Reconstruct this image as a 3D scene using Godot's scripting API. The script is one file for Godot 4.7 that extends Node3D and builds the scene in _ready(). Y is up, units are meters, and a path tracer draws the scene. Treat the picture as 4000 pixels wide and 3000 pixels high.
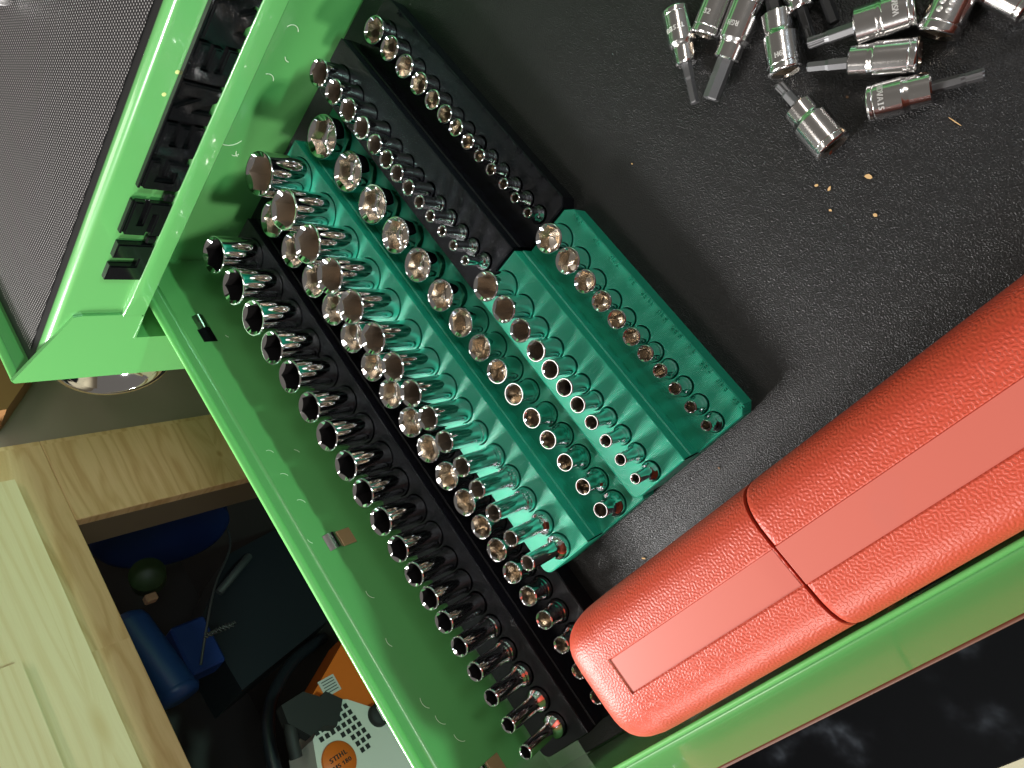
extends Node3D

var used := {}
var sg := 1
var M := {}
var font_bold: SystemFont
var rng := RandomNumberGenerator.new()

const ORD := ["largest", "second largest", "third largest", "fourth largest", "fifth largest", "sixth largest", "seventh largest", "eighth largest", "ninth largest", "tenth largest", "eleventh largest", "twelfth largest", "thirteenth largest", "fourteenth largest", "fifteenth largest", "sixteenth largest", "third smallest", "second smallest", "smallest"]

# ---------------------------------------------------------------- naming
func numbered(n: String) -> String:
	if not used.has(n):
		used[n] = 0
		return n
	used[n] += 1
	return "%s_%03d" % [n, used[n]]

func tag(o: Node, label: String, category: String, group := "", kind := "") -> void:
	if label: o.set_meta("label", label)
	if category: o.set_meta("category", category)
	if group: o.set_meta("group", group)
	if kind: o.set_meta("kind", kind)

func thing(called: String, label: String, category: String, at := Vector3.ZERO, group := "") -> Node3D:
	var o := Node3D.new()
	o.name = numbered(called)
	add_child(o, true)
	o.position = at
	tag(o, label, category, group)
	return o

func put(called: String, st: SurfaceTool, mat: Material, parent: Node, smooth := true) -> MeshInstance3D:
	if smooth: st.generate_normals()
	st.set_material(mat)
	return put_mesh(called, st.commit(), parent)

func put_mesh(called: String, mesh: Mesh, parent: Node) -> MeshInstance3D:
	var o := MeshInstance3D.new()
	o.mesh = mesh
	o.cast_shadow = GeometryInstance3D.SHADOW_CASTING_SETTING_ON
	o.name = numbered(called) if parent == self else called
	parent.add_child(o, true)
	return o

# ---------------------------------------------------------------- mesh helpers
func begin() -> SurfaceTool:
	var st := SurfaceTool.new()
	st.begin(Mesh.PRIMITIVE_TRIANGLES)
	return st

func grp(st: SurfaceTool) -> void:
	sg += 1
	st.set_smooth_group(sg)

func tri(st: SurfaceTool, a: Vector3, b: Vector3, c: Vector3) -> void:
	st.add_vertex(a); st.add_vertex(b); st.add_vertex(c)

func quad(st: SurfaceTool, a: Vector3, b: Vector3, c: Vector3, d: Vector3) -> void:
	tri(st, a, b, c); tri(st, a, c, d)

func fquad(st: SurfaceTool, a: Vector3, b: Vector3, c: Vector3, d: Vector3) -> void:
	grp(st); quad(st, a, b, c, d)

func box(st: SurfaceTool, lo: Vector3, hi: Vector3, bev := 0.0, xf := Transform3D.IDENTITY) -> void:
	# chamfered box
	var b := minf(bev, 0.49 * minf(hi.x - lo.x, minf(hi.y - lo.y, hi.z - lo.z)))
	var c := (lo + hi) / 2.0
	var h := (hi - lo) / 2.0
	for ax in 3:
		var u := (ax + 1) % 3
		var v := (ax + 2) % 3
		for s in [-1.0, 1.0]:
			var q: Array[Vector3] = []
			for k in [[-1, -1], [1, -1], [1, 1], [-1, 1]]:
				var p := Vector3.ZERO
				p[ax] = s * h[ax]; p[u] = k[0] * (h[u] - b); p[v] = k[1] * (h[v] - b)
				q.append(xf * (c + p))
			grp(st)
			if s > 0: quad(st, q[0], q[3], q[2], q[1])
			else: quad(st, q[0], q[1], q[2], q[3])
	if b <= 0.0: return
	for ax in 3:   # edges along ax
		var u := (ax + 1) % 3
		var v := (ax + 2) % 3
		for su in [-1.0, 1.0]:
			for sv in [-1.0, 1.0]:
				var q: Array[Vector3] = []
				for k in [[-1, 0], [1, 0], [1, 1], [-1, 1]]:
					var p := Vector3.ZERO
					p[ax] = k[0] * (h[ax] - b)
					p[u] = su * (h[u] if k[1] == 0 else h[u] - b)
					p[v] = sv * (h[v] - b if k[1] == 0 else h[v])
					q.append(xf * (c + p))
				grp(st)
				if su * sv > 0: quad(st, q[0], q[3], q[2], q[1])
				else: quad(st, q[0], q[1], q[2], q[3])
	for sx in [-1.0, 1.0]:
		for sy in [-1.0, 1.0]:
			for sz in [-1.0, 1.0]:
				var s := Vector3(sx, sy, sz)
				var p1 := xf * (c + s * Vector3(h.x, h.y - b, h.z - b))
				var p2 := xf * (c + s * Vector3(h.x - b, h.y, h.z - b))
				var p3 := xf * (c + s * Vector3(h.x - b, h.y - b, h.z))
				grp(st)
				if sx * sy * sz > 0: tri(st, p1, p3, p2)
				else: tri(st, p1, p2, p3)

func box_part(called: String, lo: Vector3, hi: Vector3, bev: float, mat: Material, parent: Node, xf := Transform3D.IDENTITY) -> MeshInstance3D:
	var st := begin()
	box(st, lo, hi, bev, xf)
	return put(called, st, mat, parent)

func lathe(st: SurfaceTool, pieces: Array, seg: int, xf := Transform3D.IDENTITY) -> void:
	# each piece is a polyline of Vector2(radius, height) that is smooth within itself
	for piece in pieces:
		grp(st)
		for i in range(piece.size() - 1):
			var a: Vector2 = piece[i]
			var b: Vector2 = piece[i + 1]
			for k in seg:
				var t0 := TAU * k / seg
				var t1 := TAU * (k + 1) / seg
				var a0 := xf * Vector3(a.x * cos(t0), a.y, a.x * sin(t0))
				var a1 := xf * Vector3(a.x * cos(t1), a.y, a.x * sin(t1))
				var b0 := xf * Vector3(b.x * cos(t0), b.y, b.x * sin(t0))
				var b1 := xf * Vector3(b.x * cos(t1), b.y, b.x * sin(t1))
				if a.x > 1e-7: tri(st, a0, b0, a1)
				if b.x > 1e-7: tri(st, a1, b0, b1)

func prism(st: SurfaceTool, poly: PackedVector2Array, d0: float, d1: float, xf := Transform3D.IDENTITY) -> void:
	# polygon in local x,y pushed from z=d0 to z=d1
	var idx := Geometry2D.triangulate_polygon(poly)
	for d in [d0, d1]:
		grp(st)
		for i in range(0, idx.size(), 3):
			var a := xf * Vector3(poly[idx[i]].x, poly[idx[i]].y, d)
			var b := xf * Vector3(poly[idx[i + 1]].x, poly[idx[i + 1]].y, d)
			var c := xf * Vector3(poly[idx[i + 2]].x, poly[idx[i + 2]].y, d)
			if d == d1: tri(st, a, c, b)
			else: tri(st, a, b, c)
	for i in poly.size():
		var p := poly[i]
		var q := poly[(i + 1) % poly.size()]
		fquad(st, xf * Vector3(p.x, p.y, d0), xf * Vector3(q.x, q.y, d0), xf * Vector3(q.x, q.y, d1), xf * Vector3(p.x, p.y, d1))

func tube(st: SurfaceTool, pts: Array, r: float, seg := 10) -> void:
	grp(st)
	var rings: Array = []
	for i in pts.size():
		var p: Vector3 = pts[i]
		var d: Vector3 = (pts[mini(i + 1, pts.size() - 1)] - pts[maxi(i - 1, 0)]).normalized()
		var u := d.cross(Vector3(0.13, 0.97, 0.2)).normalized()
		var v := d.cross(u)
		var ring: Array = []
		for k in seg:
			var t := TAU * k / seg
			ring.append(p + (u * cos(t) + v * sin(t)) * r)
		rings.append(ring)
	for i in range(rings.size() - 1):
		for k in seg:
			var k2 := (k + 1) % seg
			quad(st, rings[i][k], rings[i][k2], rings[i + 1][k2], rings[i + 1][k])
	for e in [0, rings.size() - 1]:
		grp(st)
		for k in range(1, seg - 1):
			if e == 0: tri(st, rings[e][0], rings[e][k + 1], rings[e][k])
			else: tri(st, rings[e][0], rings[e][k], rings[e][k + 1])

func curve(pts: Array, n := 6) -> Array:
	var out: Array = []
	for i in range(pts.size() - 1):
		var p0: Vector3 = pts[maxi(i - 1, 0)]
		var p1: Vector3 = pts[i]
		var p2: Vector3 = pts[i + 1]
		var p3: Vector3 = pts[mini(i + 2, pts.size() - 1)]
		for k in n:
			out.append(p1.cubic_interpolate(p2, p0, p3, float(k) / n))
	out.append(pts[-1])
	return out

func lettering(called: String, text: String, height: float, depth: float, mat: Material, parent: Node, at: Vector3, right: Vector3, up: Vector3, width := 0.0) -> MeshInstance3D:
	var t := TextMesh.new()
	t.text = text
	t.font = font_bold
	t.font_size = 32
	t.pixel_size = height / (0.714 * 32.0)
	t.depth = depth
	t.material = mat
	var s := 1.0
	if width > 0.0:
		var w := t.get_aabb().size.x
		if w > 0.0: s = width / w
	var o := put_mesh(called, t, parent)
	o.transform = Transform3D(Basis(right * s, up, right.cross(up)), at)
	return o

# ---------------------------------------------------------------- materials
func lin(r: float, g: float, b: float) -> Color:
	return Color(r, g, b).linear_to_srgb()

func mat(called: String, c: Color, rough: float, metal := 0.0) -> StandardMaterial3D:
	var m := StandardMaterial3D.new()
	m.resource_name = called
	m.albedo_color = c
	m.roughness = rough
	m.metallic = metal
	M[called] = m
	return m

func tri_map(m: StandardMaterial3D, scale: float, world := true) -> void:
	m.uv1_triplanar = true
	m.uv1_world_triplanar = world
	m.uv1_scale = Vector3.ONE * scale

func relief(m: StandardMaterial3D, im: Image, cm: float) -> void:
	m.heightmap_enabled = true
	m.heightmap_texture = ImageTexture.create_from_image(im)
	m.heightmap_scale = cm

func noise_image(size: int, freq: float, type: int, seed_: int, octaves := 3) -> Image:
	var n := FastNoiseLite.new()
	n.noise_type = type
	n.frequency = freq
	n.seed = seed_
	n.fractal_octaves = octaves
	return n.get_seamless_image(size, size)

func worm_image(size: int, waves: int, seed_: int, gain: float) -> Image:
	# a field of one wavelength in all directions, pressed into ridges: a moulded leather grain
	var r := RandomNumberGenerator.new()
	r.seed = seed_
	var ks: Array = []
	for i in 22:
		var a := PI * (i + r.randf()) / 22.0
		var kk := waves * r.randf_range(0.66, 1.22)
		ks.append(Vector3(roundf(kk * cos(a)), roundf(kk * sin(a)), r.randf() * TAU))
	var cs := PackedFloat32Array()
	cs.resize(size * 64)
	var im := Image.create(size, size, false, Image.FORMAT_L8)
	var table := PackedFloat32Array()
	table.resize(size)
	for i in size: table[i] = cos(TAU * i / size)
	for y in size:
		for x in size:
			var v := 0.0
			for k in ks:
				v += table[posmod(int(k.x) * x + int(k.y) * y + int(k.z * size / TAU), size)]
			v = clampf(0.5 + gain * v / 4.7, 0.0, 1.0)
			im.set_pixel(x, y, Color(v, v, v))
	return im

func wood_image(w: int, h: int, base: Color, dark: Color, seed_: int, rings: float, knots: Array) -> Image:
	var n := FastNoiseLite.new()
	n.seed = seed_
	n.frequency = 0.01
	n.fractal_octaves = 3
	var f := FastNoiseLite.new()
	f.seed = seed_ + 7
	f.frequency = 0.05
	var im := Image.create(w, h, false, Image.FORMAT_RGB8)
	for y in h:
		for x in w:
			var yy := float(y)
			var kd := 0.0
			for k in knots:
				var dx: float = (x - k.x) / 1.6
				var dy: float = y - k.y
				var d := sqrt(dx * dx + dy * dy)
				yy += signf(dy) * 26.0 * exp(-d / 24.0)
				kd = maxf(kd, clampf(1.3 - d / k.z, 0.0, 1.0))
			var u := n.get_noise_2d(x * 0.35, yy * 2.0)
			var band := 0.5 + 0.5 * sin((yy * 0.05 + u * rings) * TAU)
			var fine := f.get_noise_2d(x * 0.25, yy * 9.0)
			var t := clampf(0.12 + 0.42 * pow(band, 3.0) + 0.25 * u + 0.22 * fine, 0.0, 1.0)
			t = maxf(t, kd)
			im.set_pixel(x, y, base.lerp(dark, t))
	return im

func make_materials() -> void:
	var m: StandardMaterial3D
	# green enamel
	m = mat("green enamel", lin(0.098, 0.315, 0.092), 0.26)
	m.metallic_specular = 0.75
	m.clearcoat_enabled = true; m.clearcoat = 1.0; m.clearcoat_roughness = 0.05
	relief(m, noise_image(256, 0.03, FastNoiseLite.TYPE_SIMPLEX, 5), 0.0015)
	tri_map(m, 14.0)
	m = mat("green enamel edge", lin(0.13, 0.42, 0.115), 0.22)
	m = mat("bare scratch", lin(0.75, 0.85, 0.62), 0.4)
	m = mat("paint chip", lin(0.5, 0.55, 0.2), 0.6)
	# chrome
	m = mat("chrome", lin(0.80, 0.80, 0.82), 0.055, 1.0)
	m = mat("satin bore", lin(0.86, 0.79, 0.70), 0.19, 1.0)
	m = mat("deep bore", lin(0.88, 0.80, 0.71), 0.27, 1.0)
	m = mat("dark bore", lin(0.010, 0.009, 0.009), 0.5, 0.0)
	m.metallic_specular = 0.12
	m = mat("worn chrome", lin(0.74, 0.73, 0.73), 0.17, 1.0)
	relief(m, noise_image(256, 0.02, FastNoiseLite.TYPE_SIMPLEX, 15), 0.003)
	tri_map(m, 30.0, false)
	m = mat("bit steel", lin(0.16, 0.16, 0.165), 0.42, 0.85)
	m = mat("black oxide", lin(0.035, 0.035, 0.036), 0.4, 0.7)
	m = mat("engraving", lin(0.85, 0.84, 0.82), 0.35, 0.8)
	m = mat("bronze plate", lin(0.36, 0.23, 0.11), 0.3, 0.3)
	# printed plastic
	var lines := Image.create(128, 128, false, Image.FORMAT_L8)
	var ln := noise_image(128, 0.05, FastNoiseLite.TYPE_SIMPLEX, 3)
	for y in 128:
		for x in 128:
			var v := 0.5 + 0.32 * sin(TAU * 8.0 * x / 128.0) + 0.16 * sin(TAU * 8.0 * y / 128.0) + 0.35 * (ln.get_pixel(x, y).r - 0.5)
			lines.set_pixel(x, y, Color(v, v, v))
	m = mat("teal print", lin(0.012, 0.30, 0.18), 0.28)
	relief(m, lines, 0.022); tri_map(m, 140.0)
	m = mat("black print", lin(0.005, 0.005, 0.007), 0.26)
	m.metallic_specular = 0.27
	relief(m, lines, 0.015); tri_map(m, 140.0)
	# drawer liner: pebbled black plastic
	m = mat("liner", lin(0.007, 0.007, 0.0075), 0.33)
	var peb := noise_image(512, 0.055, FastNoiseLite.TYPE_CELLULAR, 9, 2)
	var peb2 := noise_image(512, 0.03, FastNoiseLite.TYPE_SIMPLEX, 19, 4)
	for y in 512:
		for x in 512:
			var v := 0.55 * peb.get_pixel(x, y).r + 0.6 * peb2.get_pixel(x, y).r
			peb.set_pixel(x, y, Color(v, v, v))
	m.metallic_specular = 0.45
	relief(m, peb, 0.042); tri_map(m, 42.0)
	# red moulded case
	m = mat("red grain", lin(0.42, 0.046, 0.020), 0.46)
	relief(m, worm_image(512, 38, 4, 1.1), 0.014); tri_map(m, 15.0)
	m = mat("red smooth", lin(0.62, 0.075, 0.05), 0.42)
	var sm := Image.create(128, 128, false, Image.FORMAT_RGB8)
	var sn := noise_image(128, 0.018, FastNoiseLite.TYPE_SIMPLEX, 31, 3)
	for y in 128:
		for x in 128:
			var v := clampf((sn.get_pixel(x, y).r - 0.62) * 2.2, 0.0, 1.0)
			sm.set_pixel(x, y, lin(0.44, 0.098, 0.072).lerp(lin(0.42, 0.10, 0.075), v))
	m.albedo_color = Color.WHITE
	m.albedo_texture = ImageTexture.create_from_image(sm)
	tri_map(m, 5.5)
	m = mat("red groove", lin(0.30, 0.015, 0.012), 0.5)
	# woven top mat
	var wv := Image.create(48, 48, false, Image.FORMAT_RGB8)
	var wh := Image.create(48, 48, false, Image.FORMAT_L8)
	for y in 48:
		for x in 48:
			var h := 0.0
			for c in [Vector2(12, 12), Vector2(36, 36), Vector2(12, 60), Vector2(60, 12), Vector2(-12, 36), Vector2(36, -12)]:
				var d := Vector2((x - c.x) / 7.0, (y - c.y) / 9.5).length()
				h = maxf(h, clampf(1.25 - d, 0.0, 1.0))
			h = smoothstep(0.0, 0.55, h)
			wv.set_pixel(x, y, lin(0.022, 0.020, 0.022).lerp(lin(0.40, 0.38, 0.37), h))
			wh.set_pixel(x, y, Color(h, h, h))
	m = mat("woven mat", Color.WHITE, 0.5)
	m.albedo_texture = ImageTexture.create_from_image(wv)
	relief(m, wh, 0.03)
	m = mat("black rubber", lin(0.012, 0.012, 0.012), 0.55)
	m = mat("glossy black", lin(0.004, 0.004, 0.0045), 0.10)
	# bench
	m = mat("plywood", Color.WHITE, 0.62)
	m.albedo_texture = ImageTexture.create_from_image(wood_image(256, 256, lin(0.74, 0.49, 0.27), lin(0.50, 0.27, 0.11), 21, 1.6, [Vector3(60, 190, 4)]))
	tri_map(m, 3.2)
	m = mat("pine", Color.WHITE, 0.55)
	m.albedo_texture = ImageTexture.create_from_image(wood_image(256, 256, lin(0.78, 0.60, 0.38), lin(0.66, 0.46, 0.25), 33, 0.7, [Vector3(205, 226, 13), Vector3(20, 120, 3)]))
	m.uv1_scale = Vector3.ONE
	m = mat("grey board", lin(0.34, 0.26, 0.22), 0.6)
	m = mat("brown post", lin(0.30, 0.15, 0.055), 0.6)
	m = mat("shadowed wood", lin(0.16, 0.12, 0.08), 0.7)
	m = mat("blue paint", lin(0.015, 0.055, 0.20), 0.4)
	m = mat("dark blue paint", lin(0.010, 0.032, 0.15), 0.4)
	m = mat("teal label", lin(0.05, 0.16, 0.22), 0.5)
	m = mat("slate plastic", lin(0.008, 0.010, 0.014), 0.4)
	m = mat("grey metal", lin(0.10, 0.11, 0.115), 0.4, 0.6)
	m = mat("green knob", lin(0.035, 0.06, 0.02), 0.5)
	m = mat("tan card", lin(0.35, 0.2, 0.12), 0.7)
	m = mat("orange plastic", lin(0.62, 0.13, 0.015), 0.4)
	m = mat("white plastic", lin(0.62, 0.62, 0.55), 0.4)
	m = mat("off white label", lin(0.5, 0.49, 0.46), 0.6)
	m = mat("dark hole", lin(0.012, 0.012, 0.012), 0.7)
	m = mat("brown trim", lin(0.10, 0.03, 0.012), 0.5)
	m = mat("wood chip", lin(0.62, 0.40, 0.18), 0.7)
	m = mat("dark chip", lin(0.16, 0.08, 0.035), 0.7)
	# ground
	m = mat("dusty black", Color.WHITE, 0.62)
	var dn := noise_image(256, 0.012, FastNoiseLite.TYPE_SIMPLEX, 44, 5)
	var di := Image.create(256, 256, false, Image.FORMAT_RGB8)
	for y in 256:
		for x in 256:
			var v := clampf((dn.get_pixel(x, y).r - 0.45) * 2.0, 0.0, 1.0)
			di.set_pixel(x, y, lin(0.003, 0.003, 0.004).lerp(lin(0.05, 0.053, 0.065), v * v * v))
	m.albedo_texture = ImageTexture.create_from_image(di)
	tri_map(m, 1.9)
	m.metallic_specular = 0.15
	m = mat("beige floor", lin(0.62, 0.52, 0.36), 0.6)
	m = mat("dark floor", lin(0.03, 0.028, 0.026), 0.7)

# ---------------------------------------------------------------- sockets
func hex_r(apothem: float, t: float, sides: int) -> float:
	var step := TAU / sides
	return apothem / cos(fposmod(t, step) - step / 2.0)

func bore(st: SurfaceTool, top: float, rc: float, apothem: float, depth: float, sq: float, bottom: float, body: SurfaceTool = null) -> void:
	# lead-in cone that meets a hexagon, the six flats, a cone to the square drive hole
	var n := 48
	var ring: Array = []
	for i in n + 1:
		var t := TAU * i / n
		var h := hex_r(apothem, t, 6)
		ring.append([Vector3(rc * cos(t), top, rc * sin(t)), Vector3(h * cos(t), top - 0.0003 - maxf(0.0, rc - h) * 0.75, h * sin(t)), Vector3(h * cos(t), top - depth, h * sin(t))])
	if body:
		grp(body)
		for i in n: quad(body, ring[i][0], ring[i + 1][0], ring[i + 1][1], ring[i][1])
	for i in n:
		if i % 8 == 0: grp(st)
		quad(st, ring[i][1], ring[i + 1][1], ring[i + 1][2], ring[i][2])
	var s := minf(sq, apothem * 0.72)
	var low: Array = []
	for i in n + 1:
		var t := TAU * i / n
		var h := hex_r(s, t, 4)
		low.append(Vector3(h * cos(t), top - depth - apothem * 0.28, h * sin(t)))
	grp(st)
	for i in n: quad(st, ring[i][2], ring[i + 1][2], low[i + 1], low[i])
	for i in n:
		if i % 12 == 0: grp(st)
		quad(st, low[i], low[i + 1], Vector3(low[i + 1].x, bottom, low[i + 1].z), Vector3(low[i].x, bottom, low[i].z))
	grp(st)
	for i in n: tri(st, Vector3(low[i].x, bottom, low[i].z), Vector3(low[i + 1].x, bottom, low[i + 1].z), Vector3(0, bottom, 0))

func socket(od: float, length: float, base_r: float, base_h: float, neck_h: float, sq: float, dark: bool, label: String, group: String, at: Vector3) -> void:
	var r := od / 2.0
	var af := minf(0.74 * od, od - 0.0026)
	var ap := af / 2.0
	var rc := maxf(ap / cos(PI / 6.0) + 0.0001, r - 0.0005 - 0.018 * od)
	var o := thing("socket", label, "socket", at, group)
	var st := begin()
	var rim := [Vector2(r, length - 0.0009), Vector2(r - 0.00012, length - 0.0004), Vector2(r - 0.0005, length)]
	if r < base_r - 0.0004:
		var f := 0.004
		lathe(st, [[Vector2(base_r - 0.0008, 0), Vector2(base_r, 0.0008)], [Vector2(base_r, 0.0008), Vector2(base_r, base_h - 0.002)],
			[Vector2(base_r, base_h - 0.002), Vector2(base_r - 0.0002, base_h - 0.0011), Vector2(base_r - 0.0008, base_h - 0.0003), Vector2(lerpf(base_r, r, 0.35), base_h + 0.0004), Vector2(lerpf(base_r, r, 0.7), base_h + 0.0016), Vector2(lerpf(base_r, r, 0.92), base_h + 0.003), Vector2(r, base_h + f + 0.0012)],
			[Vector2(r, base_h + f + 0.0012), Vector2(r, length - 0.0009)], rim], 40)
	elif neck_h > 0.0:
		var rn := maxf(base_r, 0.62 * r)
		lathe(st, [[Vector2(rn - 0.0008, 0), Vector2(rn, 0.0008)], [Vector2(rn, 0.0008), Vector2(rn, neck_h - 0.002)],
			[Vector2(rn, neck_h - 0.002), Vector2(rn + 0.0003, neck_h - 0.0006), Vector2(lerpf(rn, r, 0.3), neck_h + 0.0008), Vector2(lerpf(rn, r, 0.8), neck_h + 0.003), Vector2(lerpf(rn, r, 0.97), neck_h + 0.0042), Vector2(r, neck_h + 0.006)],
			[Vector2(r, neck_h + 0.006), Vector2(r, length - 0.0009)], rim], 48)
	else:
		lathe(st, [[Vector2(r - 0.001, 0), Vector2(r, 0.001)], [Vector2(r, 0.001), Vector2(r, length - 0.0009)], rim], 48)
	lathe(st, [[Vector2(r - 0.0005, length), Vector2(rc, length)]], 48)
	var sb := begin()
	bore(sb, length, rc, ap, length * (0.52 if length < 0.035 else 0.78), sq, 0.0015, st)
	put("body", st, M["chrome"], o)
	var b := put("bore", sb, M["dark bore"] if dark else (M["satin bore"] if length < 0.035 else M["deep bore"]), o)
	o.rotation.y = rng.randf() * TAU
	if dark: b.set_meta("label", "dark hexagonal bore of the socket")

# ---------------------------------------------------------------- trays
func clip_cell(poly: PackedVector2Array, xa: float, xb: float) -> PackedVector2Array:
	var big := PackedVector2Array([Vector2(xa, -9), Vector2(xb, -9), Vector2(xb, 9), Vector2(xa, 9)])
	var got := Geometry2D.intersect_polygons(poly, big)
	return got[0]

func plate_cell(st: SurfaceTool, poly: PackedVector2Array, c: Vector2, r: float, y: float, depth: float) -> void:
	var angles: Array = []
	for i in 28: angles.append(TAU * i / 28.0)
	for p in poly: angles.append(fposmod((p - c).angle(), TAU))
	angles.sort()
	var out: Array = []
	for a in angles:
		var d := Vector2(cos(a), sin(a))
		var best := 9.0
		for i in poly.size():
			var hit = Geometry2D.segment_intersects_segment(c, c + d * 2.0, poly[i], poly[(i + 1) % poly.size()])
			if hit != null: best = minf(best, (hit - c).length())
		if best > 8.0: best = r + 0.0002
		out.append([c + d * minf(r, best - 0.0001), c + d * best])
	grp(st)
	for i in out.size():
		var j := (i + 1) % out.size()
		quad(st, Vector3(out[i][0].x, y, out[i][0].y), Vector3(out[i][1].x, y, out[i][1].y), Vector3(out[j][1].x, y, out[j][1].y), Vector3(out[j][0].x, y, out[j][0].y))
	grp(st)
	for i in out.size():
		var j := (i + 1) % out.size()
		quad(st, Vector3(out[i][0].x, y, out[i][0].y), Vector3(out[j][0].x, y, out[j][0].y), Vector3(out[j][0].x, y - depth, out[j][0].y), Vector3(out[i][0].x, y - depth, out[i][0].y))
	grp(st)
	for i in out.size():
		var j := (i + 1) % out.size()
		tri(st, Vector3(out[i][0].x, y - depth, out[i][0].y), Vector3(out[j][0].x, y - depth, out[j][0].y), Vector3(c.x, y - depth, c.y))

func tier(st: SurfaceTool, x0: float, x1: float, za: float, zb: float, y: float, k: float, rounded: bool, free_at_b: bool, holes: Array, depth: float) -> void:
	# a flat tier with corner cuts on its free long side, chamfered rim, walls down to the ground
	var c := 0.0008
	var zf := zb if free_at_b else za
	var zo := za if free_at_b else zb
	var sgn := 1.0 if free_at_b else -1.0
	var outer: Array = []
	var inner: Array = []
	for which in [0, 1]:
		var e: float = c * which
		var path: Array = [Vector2(x0 + e, zo)]
		var steps := 6 if rounded else 1
		for i in steps + 1:
			var t := PI / 2.0 * i / steps
			if rounded: path.append(Vector2(x0 + k - (k - e) * cos(t), zf - sgn * (k - (k - e) * sin(t))))
			else: path.append(Vector2(x0 + e, zf - sgn * k) if i == 0 else Vector2(x0 + k, zf - sgn * e))
		for i in steps + 1:
			var t := PI / 2.0 * i / steps
			if rounded: path.append(Vector2(x1 - k + (k - e) * sin(t), zf - sgn * (k - (k - e) * cos(t))))
			else: path.append(Vector2(x1 - k, zf - sgn * e) if i == 0 else Vector2(x1 - e, zf - sgn * k))
		path.append(Vector2(x1 - e, zo))
		if which == 0: outer = path
		else: inner = path
	for i in range(outer.size() - 1):
		var a: Vector2 = outer[i]
		var b: Vector2 = outer[i + 1]
		var ai: Vector2 = inner[i]
		var bi: Vector2 = inner[i + 1]
		fquad(st, Vector3(a.x, 0, a.y), Vector3(a.x, y - c, a.y), Vector3(b.x, y - c, b.y), Vector3(b.x, 0, b.y))
		fquad(st, Vector3(a.x, y - c, a.y), Vector3(ai.x, y, ai.y), Vector3(bi.x, y, bi.y), Vector3(b.x, y - c, b.y))
	var poly := PackedVector2Array(inner)
	for i in holes.size():
		var xa: float = -9.0 if i == 0 else (holes[i - 1][0] + holes[i][0] + holes[i - 1][2] - holes[i][2]) / 2.0
		var xb: float = 9.0 if i == holes.size() - 1 else (holes[i][0] + holes[i + 1][0] + holes[i][2] - holes[i + 1][2]) / 2.0
		plate_cell(st, clip_cell(poly, xa, xb), Vector2(holes[i][0], holes[i][1]), holes[i][2], y, depth)

func tray(called: String, label: String, group: String, m: Material, x0: float, x1: float, zr: float, zs: float, zl: float, low_holes: Array, high_holes: Array, low_depth: float, high_depth: float, k: float) -> Node3D:
	var y1 := 0.0152
	var y2 := 0.034
	var o := thing(called, label, "socket tray", Vector3.ZERO, group)
	var st := begin()
	tier(st, x0, x1, zr, zs - 0.0012, y1, k, false, false, low_holes, low_depth)
	put("lower_tier", st, m, o)
	st = begin()
	tier(st, x0, x1, zs, zl, y2, 0.006, true, true, high_holes, high_depth)
	# the riser between the tiers: a foot, a small ledge, the upper wall with a bevelled edge
	var prof := [Vector2(zs - 0.0012, 0.0), Vector2(zs - 0.0012, 0.0245), Vector2(zs - 0.0003, 0.0252), Vector2(zs - 0.0003, y2 - 0.0005), Vector2(zs, y2)]
	for i in range(prof.size() - 1):
		fquad(st, Vector3(x0 + 0.0008, prof[i].y, prof[i].x), Vector3(x1 - 0.0008, prof[i].y, prof[i].x), Vector3(x1 - 0.0008, prof[i + 1].y, prof[i + 1].x), Vector3(x0 + 0.0008, prof[i + 1].y, prof[i + 1].x))
	for x in [x0 + 0.0008, x1 - 0.0008]:
		grp(st)
		quad(st, Vector3(x, 0, zs - 0.0012), Vector3(x, 0.0245, zs - 0.0012), Vector3(x, 0.034, zs), Vector3(x, 0, zs + 0.001))
	put("raised_tier", st, m, o)
	return o

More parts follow.
